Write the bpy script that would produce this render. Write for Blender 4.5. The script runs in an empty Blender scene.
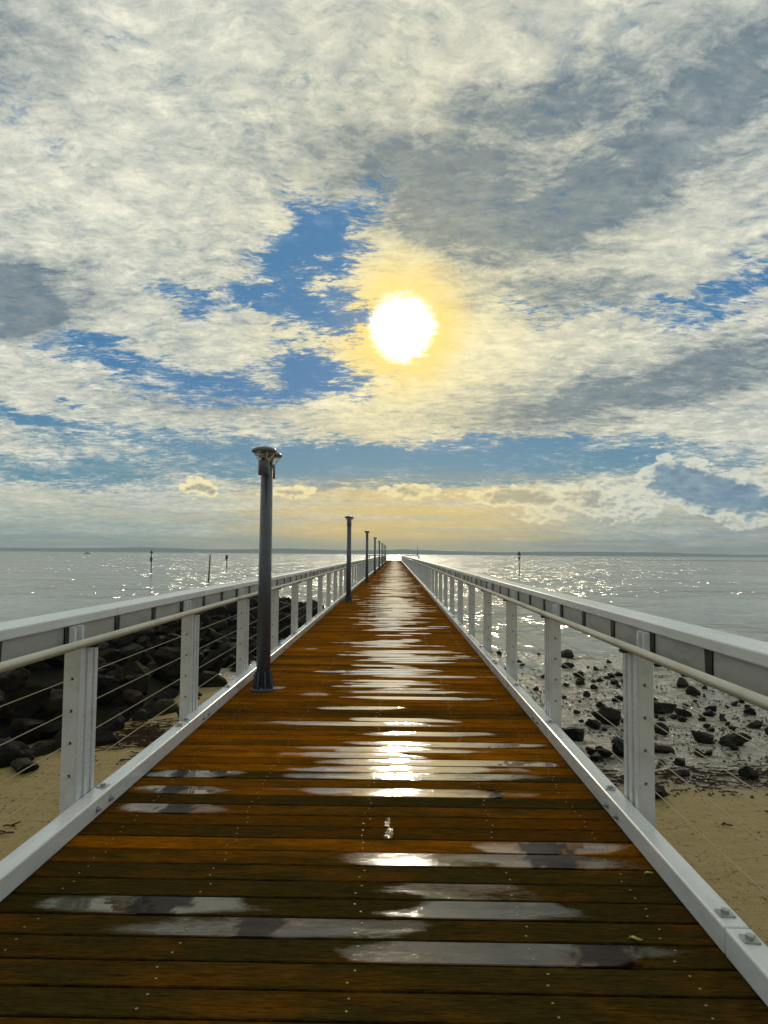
import bpy, bmesh, math, random
from mathutils import Vector, Matrix, noise as mn
R = math.radians
sc = bpy.context.scene
col = sc.collection
random.seed(7)

# ------------------------------------------------------------------ camera
F = 700.0
cam_d = bpy.data.cameras.new('camera'); cam = bpy.data.objects.new('camera', cam_d); col.objects.link(cam)
cam_d.sensor_fit = 'VERTICAL'; cam_d.sensor_height = 36.0; cam_d.lens = 36.0 * F / 1024
cam_d.clip_start = 0.05; cam_d.clip_end = 20000
pit, yaw, roll = math.atan(41.4 / F), math.atan(11.3 / F), R(0.47)
cam.matrix_world = (Matrix.Translation((0, 0, 1.55)) @ Matrix.Rotation(yaw, 4, 'Z') @
                    Matrix.Rotation(R(90) + pit, 4, 'X') @ Matrix.Rotation(roll, 4, 'Z'))
sc.camera = cam
sc.render.resolution_x = 768; sc.render.resolution_y = 1024
sc.view_settings.view_transform = 'Standard'; sc.view_settings.look = 'None'
sc.view_settings.exposure = 0.22; sc.view_settings.gamma = 1.0; sc.view_settings.use_curve_mapping = False
sc.cycles.max_bounces = 6; sc.cycles.glossy_bounces = 3; sc.cycles.diffuse_bounces = 2
sc.cycles.sample_clamp_indirect = 6.0; sc.cycles.sample_clamp_direct = 0.0
sc.cycles.caustics_reflective = False; sc.cycles.caustics_refractive = False

SUN_EL, SUN_AZ = 18.1, 0.45          # degrees; azimuth from +Y towards +X
SUN_DIR = Vector((math.sin(R(SUN_AZ)) * math.cos(R(SUN_EL)), math.cos(R(SUN_AZ)) * math.cos(R(SUN_EL)), math.sin(R(SUN_EL))))

# ------------------------------------------------------------------ node helper
class N:
    """small expression builder over one node tree"""
    def __init__(s, tree): s.t = tree; s.n = tree.nodes; s.l = tree.links
    def put(s, sock, v):
        if v is None: return
        if hasattr(v, 'is_output') or isinstance(v, bpy.types.NodeSocket): s.l.new(v, sock)
        else:
            if hasattr(sock.default_value, '__len__') and not hasattr(v, '__len__'): v = (v,) * len(sock.default_value)
            if hasattr(v, '__len__') and len(v) == 3 and len(sock.default_value) == 4: v = tuple(v) + (1,)
            sock.default_value = v
    def m(s, op, a, b=None, c=None, clamp=False):
        n = s.n.new('ShaderNodeMath'); n.operation = op; n.use_clamp = clamp
        for i, v in enumerate((a, b, c)): s.put(n.inputs[i], v)
        return n.outputs[0]
    def add(s, *a):
        r = a[0]
        for b in a[1:]: r = s.m('ADD', r, b)
        return r
    def mul(s, a, b, clamp=False): return s.m('MULTIPLY', a, b, clamp=clamp)
    def sub(s, a, b, clamp=False): return s.m('SUBTRACT', a, b, clamp=clamp)
    def vm(s, op, a, b=None, sc=None):
        n = s.n.new('ShaderNodeVectorMath'); n.operation = op
        s.put(n.inputs[0], a)
        if b is not None: s.put(n.inputs[1], b)
        if sc is not None: s.put(n.inputs['Scale'], sc)
        return n.outputs['Value'] if op in ('LENGTH', 'DOT_PRODUCT', 'DISTANCE') else n.outputs[0]
    def comb(s, x, y, z=0.0):
        n = s.n.new('ShaderNodeCombineXYZ')
        for i, v in enumerate((x, y, z)): s.put(n.inputs[i], v)
        return n.outputs[0]
    def sep(s, v):
        n = s.n.new('ShaderNodeSeparateXYZ'); s.put(n.inputs[0], v); return n.outputs
    def rng(s, v, a, b, c=0.0, d=1.0, smooth=True):
        n = s.n.new('ShaderNodeMapRange'); n.interpolation_type = 'SMOOTHSTEP' if smooth else 'LINEAR'; n.clamp = True
        for i, x in enumerate((v, a, b, c, d)): s.put(n.inputs[i], x)
        return n.outputs[0]
    def noise(s, vec, scale, detail=4, rough=.55, dist=0.0, lac=2.0, colour=False):
        n = s.n.new('ShaderNodeTexNoise')
        s.put(n.inputs['Vector'], vec); n.inputs['Scale'].default_value = scale; n.inputs['Detail'].default_value = detail
        n.inputs['Roughness'].default_value = rough; n.inputs['Distortion'].default_value = dist; n.inputs['Lacunarity'].default_value = lac
        return n.outputs['Color' if colour else 'Fac']
    def voro(s, vec, scale, feat='F1', out='Distance', rnd=1.0):
        n = s.n.new('ShaderNodeTexVoronoi'); n.feature = feat
        s.put(n.inputs['Vector'], vec); n.inputs['Scale'].default_value = scale; n.inputs['Randomness'].default_value = rnd
        return n.outputs[out]
    def mapping(s, vec, loc=(0, 0, 0), rot=(0, 0, 0), scale=(1, 1, 1), kind='POINT'):
        n = s.n.new('ShaderNodeMapping'); n.vector_type = kind; s.put(n.inputs[0], vec)
        n.inputs[1].default_value = loc; n.inputs[2].default_value = rot; n.inputs[3].default_value = scale
        return n.outputs[0]
    def mix(s, f, a, b, mode='MIX'):
        n = s.n.new('ShaderNodeMix'); n.data_type = 'RGBA'; n.blend_type = mode; n.clamp_factor = True
        s.put(n.inputs[0], f); s.put(n.inputs[6], a); s.put(n.inputs[7], b)
        return n.outputs[2]
    def bump(s, h, strength=.3, dist=.01, normal=None):
        n = s.n.new('ShaderNodeBump'); n.inputs['Strength'].default_value = strength; n.inputs['Distance'].default_value = dist
        s.put(n.inputs['Height'], h)
        if normal is not None: s.put(n.inputs['Normal'], normal)
        return n.outputs[0]

def srgb(r, g, b):
    f = lambda c: (c / 255 / 12.92) if c <= 10 else ((c / 255 + .055) / 1.055) ** 2.4
    return (f(r), f(g), f(b))

# ------------------------------------------------------------------ sky (world)
# cloud banks, placed by compass bearing and elevation in degrees:
# (azimuth, elevation, half width, half height, tilt, strength)
HOLES=[(-7.13,24.24,5.04,2.69,20,1.05),(-8.04,19.67,6.08,2.00,-5,0.85),(-16.85,19.69,4.31,0.92,-5,0.60),(-21.21,13.96,5.72,1.03,-8,0.80),(-14.73,12.64,7.92,1.04,-2,0.75),(-6.72,14.3,5.2,2.0,0,0.95),(-26.70,9.83,6.58,0.65,-4,0.90),(-17.33,8.68,14.85,1.13,-3,0.55),(12.37,18.21,2.0,0.4,4,0.45),(26.07,19.06,5.15,1.39,12,0.80),(22.98,18.10,3.77,0.70,0,0.50),(0.36,7.3,21.28,1.7,0,1.1),(13.25,8.2,13.54,1.20,-3,0.8),(-14,6.6,9,.8,0,.7),(-24.53,6.07,8.94,1.3,0,0.7),(-28.13,29.79,3.25,1.78,-30,0.30),(-23.47,36.17,4.50,1.06,-30,0.28),(19.41,19.22,5.40,0.77,6,0.30),(28.28,21.36,2.88,1.52,0,0.20)]
DARKS=[(23.93,30.61,8.98,3.38,30,0.85),(17.27,27.33,11.72,3.05,22,0.80),(4.40,27.28,9.79,3.6,-10,0.80),(13.43,32.51,13.53,2.21,8,0.62),(10.5,24.2,6,1.6,14,0.5),(-29.74,17.55,4.41,2.34,0,0.90),(17.84,12.36,11.69,1.60,6,0.75),(24.63,14.36,5.58,1.59,5,0.70),(13.33,19.91,8.76,1.23,4,0.55),(-15.87,11.33,7.09,0.72,-4,0.40),(28.65,34.83,6.46,4.03,0,0.50),(-31.06,35.39,6.31,4.67,0,0.40),(11.69,9.14,4.81,0.81,0,0.30),(-2.36,30.71,9.00,2.11,0,0.25)]
CUMS=[(-15.64,5.13,1.73,0.82,0,1.00),(10.09,4.62,5.32,0.90,-2,1.00),(1.20,5.04,2.78,0.82,0,0.80),(16.26,4.31,4.71,1.63,-8,0.85),(21.9,5.7,3.0,1.7,-6,1.35),(24.6,4.7,4.2,1.7,-12,1.45),(27.8,3.9,2.6,1.2,0,1.2),(-8.61,4.91,2.75,0.65,0,0.80),(11.66,3.17,2.40,0.82,0,0.70),(27.68,2.98,3.62,1.14,0,0.80),(20.67,5.91,2.30,1.47,0,0.80)]

def build_sky():
    w = bpy.data.worlds.new('World'); sc.world = w; w.use_nodes = True
    t = w.node_tree; t.nodes.clear(); g = N(t)
    out = t.nodes.new('ShaderNodeOutputWorld'); bg = t.nodes.new('ShaderNodeBackground')
    bg.inputs['Strength'].default_value = 0.1
    t.links.new(bg.outputs[0], out.inputs[0])
    sky = t.nodes.new('ShaderNodeTexSky'); sky.sky_type = 'NISHITA'; sky.sun_disc = False
    sky.sun_elevation = R(SUN_EL); sky.sun_rotation = R(SUN_AZ); sky.air_density = 1.2; sky.dust_density = 1.5; sky.ozone_density = 2.0
    tc = t.nodes.new('ShaderNodeTexCoord'); d = g.vm('NORMALIZE', tc.outputs['Generated'])
    x, y, z = g.sep(d)
    zc = g.m('MAXIMUM', z, 0.0)
    az = g.mul(g.m('ARCTAN2', x, y), 57.2958); el = g.mul(g.m('ARCSINE', z), 57.2958)
    iz = g.m('DIVIDE', 1.0, g.m('ADD', zc, 0.16))
    P = g.comb(g.mul(x, iz), g.mul(y, iz), 0.0)           # cloud-layer plane
    # warp for ragged edges
    w1 = g.vm('SUBTRACT', g.noise(P, 3.0, 5, .62, colour=True), (.5, .5, .5))
    w2 = g.vm('SUBTRACT', g.noise(g.mapping(P, rot=(0, 0, R(35)), scale=(1, 2.2, 1)), 9.0, 5, .7, colour=True), (.5, .5, .5))
    ae = g.comb(az, el, 0.0)
    sq = g.rng(el, 2, 22, .25, 1, smooth=False)
    aew = g.vm('ADD', ae, g.vm('MULTIPLY', g.vm('ADD', g.vm('SCALE', w1, sc=9.0), g.vm('SCALE', w2, sc=5.5)), g.comb(1.5, sq, 0.0)))
    def blobs(L, vec, inner=0.15, outer=1.35):
        r = None
        for (a, e, sa, se, rot, st) in L:
            q = g.mapping(vec, loc=(a, e, 0), rot=(0, 0, R(rot)), scale=(sa, se, 1e6), kind='TEXTURE')
            v = g.rng(g.vm('LENGTH', q), inner, outer, st, 0.0)
            r = v if r is None else g.m('MAXIMUM', r, v)
        return r
    holes = blobs(HOLES, aew, .1, 1.75); darks = blobs(DARKS, aew, 0.1, 1.9)
    # fine cloud texture
    Pw = g.vm('ADD', P, g.vm('SCALE', w1, sc=.22))
    A = g.noise(P, 13.0, 7, .66, dist=.2)                                                    # lumps
    B = g.noise(g.mapping(Pw, rot=(0, 0, R(38)), scale=(1, 3.0, 1)), 11.0, 6, .7)             # streaks
    vor = g.voro(Pw, 21.0, 'SMOOTH_F1')
    big = g.noise(P, 2.6, 3, .55)
    A2 = g.noise(g.mapping(Pw, rot=(0, 0, R(-15)), scale=(1, 1.7, 1)), 38.0, 5, .7)
    tex = g.add(g.mul(A, .38), g.mul(B, .34), g.mul(A2, .28))                                                # ~.5 mean
    texc = g.rng(tex, .38, .62, 0, 1, smooth=False)
    # cover: 1 = cloud, 0 = open blue
    cover = g.add(1.08, g.mul(g.sub(tex, .5), 3.2), g.mul(g.sub(big, .5), 1.5), g.mul(g.sub(.42, vor), .5))
    wisp = g.noise(g.mapping(Pw, rot=(0, 0, R(-28)), scale=(1, 3.6, 1)), 26.0, 6, .72)
    cover = g.add(cover, g.mul(g.sub(wisp, .5), 2.7))
    cover = g.sub(cover, g.mul(holes, 1.85))
    cover = g.rng(cover, -.35, .95)
    # colours
    deep, teal = srgb(58, 114, 158), srgb(84, 130, 152)
    blue = g.mix(g.rng(el, 6, 13), teal, deep)
    blue = g.mix(.02, blue, g.mix(1.0, sky.outputs[0], (.1, .1, .1), 'MULTIPLY'))
    light = g.mix(texc, srgb(142, 154, 154), srgb(228, 226, 206))
    light = g.mix(g.mul(g.rng(vor, .30, .60), g.rng(az, -30, 8, .20, .55)), light, srgb(146, 155, 158))
    light = g.mix(g.rng(big, .38, .68, 0, .6), light, g.mix(texc, srgb(186, 188, 176), srgb(228, 225, 205)))
    light = g.mix(g.rng(g.noise(P, 4.2, 4, .6), .54, .74, 0, .40), light, srgb(158, 164, 164))
    dk = g.mix(texc, srgb(94, 112, 124), srgb(132, 144, 147))
    dfac = g.m('MULTIPLY', g.add(darks, g.mul(g.mul(darks, g.sub(.5, tex)), 2.2)), 1.7, clamp=True)
    cl = g.mix(dfac, light, dk)
    c = g.mix(cover, blue, cl)
    # low haze band near the horizon
    haze_c = g.mix(g.rng(g.m('ABSOLUTE', az), 1, 18), srgb(172, 162, 120), g.mix(g.rng(az, -12, 12), srgb(128, 148, 142), srgb(118, 130, 132)))
    bands = g.noise(g.comb(g.mul(az, .06), g.mul(el, .9), 0), 1.0, 5, .6)
    lay = g.noise(g.comb(g.add(g.mul(az, .07), g.mul(w1, .0) if 0 else 0.0), g.add(g.mul(el, 1.5), g.mul(A, .5)), 4.0), 1.0, 5, .62)
    haze_c = g.mix(g.mul(g.rng(lay, .46, .58), g.rng(g.m('ABSOLUTE', az), 4, 14, .35, .85)), haze_c, srgb(112, 136, 146))
    gold = g.mul(g.rng(g.m('ABSOLUTE', g.add(az, -1.0)), 3, 17, 1, 0), g.rng(g.m('ABSOLUTE', g.sub(el, 3.2)), .6, 4.2, 1, 0))
    haze_c = g.mix(g.mul(gold, g.rng(lay, .56, .40, 0, .9)), haze_c, srgb(206, 172, 92))
    hz = g.mul(g.rng(el, .6, 5.0, 1, 0), g.rng(bands, .35, .6, .45, 1.0))
    c = g.mix(hz, c, haze_c)
    c = g.mix(g.mul(g.rng(g.add(bands, g.mul(g.sub(tex, .5), .22)), .50, .64, 0, .6), g.rng(el, 3, 8, 1, 0)), c, g.mix(g.rng(g.m('ABSOLUTE', az), 4, 24), srgb(208, 186, 128), srgb(186, 186, 160)))
    c = g.mix(g.mul(g.mul(gold, g.rng(g.add(lay, g.mul(g.sub(tex, .5), .4)), .62, .44, 0, 1)), .62), c, srgb(214, 178, 92))
    # low cumulus with bright rims
    E2 = g.comb(g.mul(az, .35), g.mul(el, .6), 3.3)
    cn = g.noise(E2, 2.6, 6, .6); cn2 = g.noise(g.vm('ADD', E2, (.05, -.14, 0)), 2.6, 4, .6)
    cw = g.vm('ADD', ae, g.vm('MULTIPLY', g.vm('SUBTRACT', g.noise(E2, 1.4, 6, .65, colour=True), (.5, .5, .5)), (3.4, 1.7, 0)))
    cb = blobs(CUMS, cw, 0.0, 1.6)
    cv = g.add(cb, g.mul(g.sub(cn, .5), 1.25))
    cm = g.rng(cv, .34, .50)
    inner = g.rng(g.add(cv, g.mul(g.sub(cn2, cn), 1.6)), .50, .98)
    cdark = g.mix(g.rng(az, 14, 21), srgb(128, 134, 132), g.mix(g.rng(cn, .35, .65), srgb(66, 106, 140), srgb(104, 138, 158)))
    cc = g.mix(g.mul(inner, .9), g.mix(g.rng(az, 4, 20), srgb(240, 226, 176), srgb(206, 208, 192)), cdark)
    c = g.mix(g.mul(cm, .95), c, cc)
    # warm veil round the sun
    sa = g.mul(g.m('ARCCOSINE', g.m('MINIMUM', g.vm('DOT_PRODUCT', d, tuple(SUN_DIR)), 1.0)), 57.2958)
    lum = g.mul(g.rng(texc, 0, 1, .55, 1), g.rng(cover, .15, .9, 0, 1))
    lum = g.mul(lum, g.sub(1.0, g.mul(dfac, .75)))
    veil = g.mul(g.add(g.mul(g.rng(sa, 2, 14, 1, 0), .62), g.mul(g.rng(sa, 4, 30, 1, 0), g.rng(az, -22, 8, .12, .36))), lum)
    c = g.mix(veil, c, srgb(250, 234, 172))
    low = g.mul(g.rng(g.m('ABSOLUTE', az), 0, 20, 1, 0), g.mul(g.rng(el, 0, 15, 1, .1), .38))
    c = g.mix(g.mul(low, g.rng(cover, 0, .9, .0, 1)), c, srgb(226, 196, 112))
    ragged = g.add(sa, g.mul(g.sub(A, .5), 5.0), g.mul(g.sub(big, .5), 3.0))
    yel = g.mul(g.rng(ragged, 2.6, 6.6, 1, 0), g.rng(cover, 0, .6, .1, 1))
    c = g.mix(g.mul(yel, g.rng(texc, 0, 1, .60, 1.0)), c, (1.0, .73, .20))
    core = g.rng(g.add(sa, g.mul(g.sub(A, .5), 2.6), g.mul(g.sub(B, .5), 2.0), g.mul(g.sub(big, .5), 1.2)), 1.1, 3.3, 1, 0)
    core = g.rng(g.add(core, g.mul(g.sub(big, .5), .5), g.mul(g.sub(A, .5), .35)), 0, .8)
    c = g.mix(core, c, (1.9, 1.75, 1.45))
    c = g.mix(g.rng(sa, .2, 1.2, 1, 0), c, (9.0, 7.6, 5.2))
    lvl = g.rng(sa, 50, 120, 1, .62)
    c = g.mix(1.0, c, g.comb(lvl, lvl, lvl), 'MULTIPLY')
    # general light level of the cloud sheet: darker overhead corners, the light half of the sky round the sun
    c = g.mix(g.rng(el, -1.5, -.2, 1, 0), c, (.05, .07, .07))
    c = g.mix(1.0, c, (10, 10, 10), 'MULTIPLY')
    t.links.new(c, bg.inputs[0])
build_sky()
sc.world.cycles.sampling_method = 'NONE'

sun_d = bpy.data.lights.new('sun', 'SUN'); sun_d.energy = .5; sun_d.angle = R(1.5); sun_d.color = (1.0, .88, .66)
sun = bpy.data.objects.new('sun', sun_d); col.objects.link(sun)
sun.rotation_euler = (-SUN_DIR).to_track_quat('-Z', 'Y').to_euler()

# ------------------------------------------------------------------ materials
def mat(name):
    m = bpy.data.materials.new(name); m.use_nodes = True
    t = m.node_tree; b = t.nodes['Principled BSDF']; return m, N(t), b
def objco(g):
    n = g.n.new('ShaderNodeTexCoord'); return n.outputs['Object']
def geopos(g):
    n = g.n.new('ShaderNodeNewGeometry'); return n.outputs['Position']
def attr(g, name):
    n = g.n.new('ShaderNodeAttribute'); n.attribute_name = name; return n

def m_paint(name, base, dirt, rough, spot=.5, coat=.0):
    m, g, b = mat(name); p = geopos(g)
    n1 = g.noise(g.mapping(p, scale=(1, .25, 1)), 9, 6, .65); n2 = g.noise(p, 60, 4, .6)
    drops = g.voro(p, 95, 'F1')
    c = g.mix(g.rng(n1, .42, .75, 0, spot), base, dirt)
    c = g.mix(g.rng(n2, .55, .75, 0, .25), c, dirt)
    g.put(b.inputs['Base Color'], c)
    g.put(b.inputs['Roughness'], g.rng(n1, .3, .7, rough * .6, rough * 1.3))
    h = g.add(g.mul(g.rng(drops, .1, .42, 1, 0), .6), g.mul(n2, .4))
    g.put(b.inputs['Normal'], g.bump(h, .35, .0016))
    b.inputs['Coat Weight'].default_value = coat; b.inputs['Coat Roughness'].default_value = .12
    return m
M_white = m_paint('galvanised_white', srgb(222, 227, 232), srgb(170, 174, 174), .34, .45, .35)
M_kerb = m_paint('kerb_white', srgb(220, 226, 232), srgb(160, 164, 164), .30, .45, .5)
M_panel = m_paint('fascia_grey', srgb(172, 176, 176), srgb(120, 122, 118), .5, .6)
M_dark = m_paint('bracket_dark', srgb(34, 34, 28), srgb(22, 20, 16), .6, .6)
M_tube = m_paint('tube_steel', srgb(214, 212, 198), srgb(170, 166, 148), .30, .5, .2)
M_tube.node_tree.nodes['Principled BSDF'].inputs['Metallic'].default_value = .35
M_lamp = m_paint('lamp_charcoal', srgb(78, 85, 97), srgb(58, 63, 70), .38, .5, .3)
M_bolt = m_paint('bolt_zinc', srgb(176, 178, 178), srgb(110, 108, 100), .35, .5)
M_bolt.node_tree.nodes['Principled BSDF'].inputs['Metallic'].default_value = .6
M_screw = m_paint('screw_steel', srgb(150, 138, 112), srgb(90, 80, 60), .5, .5)
M_pile = m_paint('concrete_pile', srgb(120, 116, 106), srgb(60, 58, 50), .8, .9)
m, g, b = mat('cable_steel'); g.put(b.inputs['Base Color'], srgb(196, 186, 160)); b.inputs['Metallic'].default_value = .7; b.inputs['Roughness'].default_value = .35
g.put(b.inputs['Normal'], g.bump(g.noise(objco(g), 400, 2), .3, .001)); M_cable = m
m, g, b = mat('hole_black'); g.put(b.inputs['Base Color'], (.01, .01, .01)); b.inputs['Roughness'].default_value = .7; M_hole = m
m, g, b = mat('lamp_glass'); b.inputs['Base Color'].default_value = (.9, .92, .92, 1); b.inputs['Roughness'].default_value = .08
b.inputs['Transmission Weight'].default_value = .95; b.inputs['IOR'].default_value = 1.2; b.inputs['Alpha'].default_value = .25; M_glass = m
m, g, b = mat('leaf_green'); g.put(b.inputs['Base Color'], g.mix(g.noise(objco(g), 60, 3), (.30, .34, .03), (.16, .26, .02))); b.inputs['Roughness'].default_value = .4; M_leaf = m

# wet hardwood decking: colour and wetness vary board by board (vertex attributes)
def m_deck():
    m, g, b = mat('wet_hardwood'); p = geopos(g)
    tone = attr(g, 'tone').outputs['Fac']; olive = attr(g, 'olive').outputs['Fac']; wet = attr(g, 'wet').outputs['Fac']; grime = attr(g, 'grime').outputs['Fac']
    off = g.mul(tone, 37.0)
    q = g.vm('ADD', p, g.comb(off, 0, off))
    grain = g.noise(g.mapping(q, scale=(1.3, 20, 1)), 6, 8, .72, dist=1.4)
    patch = g.noise(g.mapping(q, scale=(.8, 2.2, 1)), 2.1, 5, .6)
    fine = g.noise(g.mapping(q, scale=(6, 60, 1)), 9, 4, .7)
    c = g.mix(tone, (.075, .030, .003), (.40, .135, .004))
    c = g.mix(g.rng(patch, .40, .62, 0, .5), c, (.12, .062, .006))
    ol = g.m('MULTIPLY', g.add(olive, g.mul(g.sub(patch, .5), 1.6)), 1.0, clamp=True)
    c = g.mix(g.mul(ol, .9), c, g.mix(patch, (.026, .028, .008), (.044, .038, .011)))
    c = g.mix(g.rng(grain, .42, .60, 0, .9), c, g.mix(1.0, c, (.35, .33, .30), 'MULTIPLY'))
    c = g.mix(g.rng(fine, .60, .75, 0, .22), c, (.12, .075, .02))
    c = g.mix(grime, c, (.010, .006, .005))
    g.put(b.inputs['Base Color'], c)
    film = g.noise(g.mapping(q, scale=(3.0, 9, 1)), 7, 6, .7)
    speck = g.noise(g.mapping(q, scale=(8, 30, 1)), 14, 3, .7)
    broad = g.noise(g.mapping(q, scale=(1.0, 3.0, 1)), 2.6, 3, .6)
    wv = g.add(wet, g.mul(g.sub(broad, .5), g.mul(wet, 1.3)), g.mul(g.sub(film, .5), .80), g.mul(g.sub(speck, .5), .50))
    pool = g.rng(wv, .46, .92)                      # standing water
    damp = g.rng(wv, .34, .68)
    h = g.add(g.mul(grain, .7), g.mul(fine, .5))
    amp = g.sub(1.0, g.m('MAXIMUM', pool, 0), clamp=True)
    nb = g.bump(g.mul(h, amp), .55, .004)
    nf = g.bump(g.mul(speck, amp), .22, .002)
    g.put(b.inputs['Roughness'], g.rng(damp, 0, 1, .55, .42)); g.put(b.inputs['Normal'], nb)
    g.put(b.inputs['Specular IOR Level'], g.mul(damp, .05))
    gl = g.n.new('ShaderNodeBsdfGlossy'); g.put(gl.inputs['Color'], (.92, .94, .96)); g.put(gl.inputs['Roughness'], g.rng(wv, .3, .75, .24, .012)); g.put(gl.inputs['Normal'], nf)
    fr = g.n.new('ShaderNodeFresnel'); fr.inputs['IOR'].default_value = 1.52; g.put(fr.inputs['Normal'], nf)
    ff = g.mul(g.m('MULTIPLY', g.m('POWER', fr.outputs[0], .80), 1.0, clamp=True), g.mul(g.add(g.mul(damp, .12), g.mul(pool, .80)), g.sub(1.0, g.mul(grime, .9))))
    mx = g.n.new('ShaderNodeMixShader'); g.put(mx.inputs[0], ff); g.l.new(b.outputs[0], mx.inputs[1]); g.l.new(gl.outputs[0], mx.inputs[2])
    g.l.new(mx.outputs[0], g.n['Material Output'].inputs['Surface'])
    return m
M_deck = m_deck()
m, g, b = mat('dark_timber'); g.put(b.inputs['Base Color'], g.mix(g.noise(objco(g), 4, 5), (.02, .014, .008), (.045, .03, .018))); b.inputs['Roughness'].default_value = .8; M_timber = m

def m_beach():
    m, g, b = mat('sand_and_mud'); p = geopos(g); x, y, z = g.sep(p)
    n0 = g.noise(p, .7, 5, .6); n1 = g.noise(p, 5, 6, .6); n2 = g.noise(p, 38, 4, .7)
    flat = g.mapping(p, scale=(1, 1, 0)); 
    yy = g.add(y, g.mul(g.sub(n0, .5), 2.2), g.mul(x, -.10))
    mud = g.mul(g.rng(yy, 7.6, 8.8), g.m('MAXIMUM', g.rng(x, -1.5, 0), g.rng(y, 13, 17)))
    sand = g.mix(n1, (.31, .235, .095), (.43, .335, .155))
    sand = g.mix(g.rng(n2, .5, .75, 0, .5), sand, (.20, .145, .06))
    st = g.noise(g.mapping(p, rot=(0, 0, R(8)), scale=(.5, 3.4, 1)), 3.0, 7, .7)
    sand = g.mix(g.rng(st, .60, .72, 0, .45), sand, (.115, .062, .022))
    sand = g.mix(g.rng(g.noise(p, 16, 4, .7), .57, .66, 0, .7), sand, (.06, .04, .022))
    mudc = g.mix(n1, (.24, .225, .18), (.38, .36, .30))
    mudc = g.mix(g.rng(g.noise(p, 2.4, 7, .72), .53, .62, 0, .85), mudc, (.040, .032, .024))
    mudc = g.mix(g.rng(g.noise(p, 9.5, 5, .7), .56, .62, 0, .85), mudc, (.025, .02, .014))
    wrack = g.mul(g.rng(yy, 7.2, 8.0), g.rng(yy, 8.9, 9.6, 1, 0))
    c = g.mix(mud, sand, mudc)
    c = g.mix(g.mul(wrack, g.rng(st, .52, .66, 0, .3)), c, (.075, .04, .02))
    g.put(b.inputs['Base Color'], c)
    wet = g.mul(mud, g.rng(g.noise(p, 1.7, 6, .65), .36, .56))
    g.put(b.inputs['Roughness'], g.rng(wet, 0, 1, .78, .12))
    g.put(b.inputs['Specular IOR Level'], g.rng(wet, 0, 1, .2, 1.0))
    g.put(b.inputs['Normal'], g.bump(g.add(g.mul(n1, 1.3), g.mul(n2, .35), g.mul(st, .8)), .9, .045))
    return m
M_beach = m_beach()

def m_sea():
    m, g, b = mat('sea_water'); p = geopos(g)
    x, y, z = g.sep(p); dist = g.vm('LENGTH', p)
    a = g.noise(g.mapping(p, rot=(0, 0, R(12)), scale=(.42, 1.25, 1)), 1.0, 3, .5, dist=.4)
    bb = g.noise(g.mapping(p, rot=(0, 0, R(-20)), scale=(.4, 1.2, 1)), .30, 3, .5)
    cc = g.noise(g.mapping(p, scale=(.4, 1.2, 1)), .07, 3, .5)
    g.put(b.inputs['Base Color'], g.mix(g.noise(p, .02, 3), (.27, .295, .27), (.32, .335, .30)))
    g.put(b.inputs['Roughness'], g.rng(dist, 12, 200, .13, .22, smooth=False))
    b.inputs['IOR'].default_value = 2.4
    k = g.rng(dist, 14, 60, .50, 1.0)
    gust = g.rng(g.noise(g.mapping(p, scale=(1, .7, 1)), .05, 5, .65), .38, .62, .35, 1.25)
    h = g.mul(g.mul(g.add(g.mul(a, .42), g.mul(bb, 1.1), g.mul(cc, 3.6)), k), gust)
    g.put(b.inputs['Normal'], g.bump(h, 1.0, 1.0))
    return m
M_sea = m_sea()

def m_rock(name, c1, c2, moss, wetr):
    m, g, b = mat(name); p = geopos(g); rnd = g.n.new('ShaderNodeObjectInfo').outputs['Random']
    q = g.vm('ADD', p, g.comb(g.mul(rnd, 50), 0, 0))
    n1 = g.noise(q, 3.0, 7, .65); n2 = g.noise(q, 22, 5, .7)
    c = g.mix(n2, c1, c2)
    c = g.mix(g.rng(g.add(n1, g.mul(rnd, .16)), .60, .72, 0, .8), c, moss)
    c = g.mix(g.mul(g.rng(rnd, .90, .94), .6), c, (.05, .028, .018))
    g.put(b.inputs['Base Color'], c); g.put(b.inputs['Roughness'], g.rng(n1, .35, .65, wetr, wetr + .35))
    g.put(b.inputs['Normal'], g.bump(g.add(n1, g.mul(n2, .35)), 1.0, .10)); b.inputs['Specular IOR Level'].default_value = .14
    return m
M_rock = m_rock('basalt', (.005, .0045, .0045), (.017, .014, .012), (.036, .030, .009), .62)
M_rockw = m_rock('wet_basalt', (.006, .006, .006), (.020, .018, .015), (.03, .03, .012), .5)
m, g, b = mat('weed'); g.put(b.inputs['Base Color'], g.mix(g.noise(geopos(g), 7, 4), (.030, .016, .008), (.085, .042, .014))); b.inputs['Roughness'].default_value = .5; M_weed = m
m, g, b = mat('pebble_dark'); g.put(b.inputs['Base Color'], g.mix(g.noise(geopos(g), 12, 4), (.012, .010, .009), (.05, .042, .035))); b.inputs['Roughness'].default_value = .45; M_pebble = m
m, g, b = mat('hill_woods'); p = geopos(g); g.put(b.inputs['Base Color'], g.mix(g.noise(p, .02, 6, .7), (.045, .085, .085), (.065, .11, .11))); b.inputs['Roughness'].default_value = 1.0; b.inputs['Specular IOR Level'].default_value = 0; M_hill = m
m, g, b = mat('marker_paint'); g.put(b.inputs['Base Color'], g.mix(g.noise(objco(g), 5, 4), (.05, .05, .045), (.11, .105, .09))); b.inputs['Roughness'].default_value = .6; M_marker = m
m, g, b = mat('marker_dark'); g.put(b.inputs['Base Color'], g.mix(g.noise(objco(g), 5, 4), (.012, .03, .02), (.02, .04, .03))); b.inputs['Roughness'].default_value = .5; M_topmark = m
m, g, b = mat('boat_hull'); g.put(b.inputs['Base Color'], g.mix(g.noise(objco(g), 3, 3), (.16, .17, .18), (.22, .22, .22))); b.inputs['Roughness'].default_value = .4; M_boat = m

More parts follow.
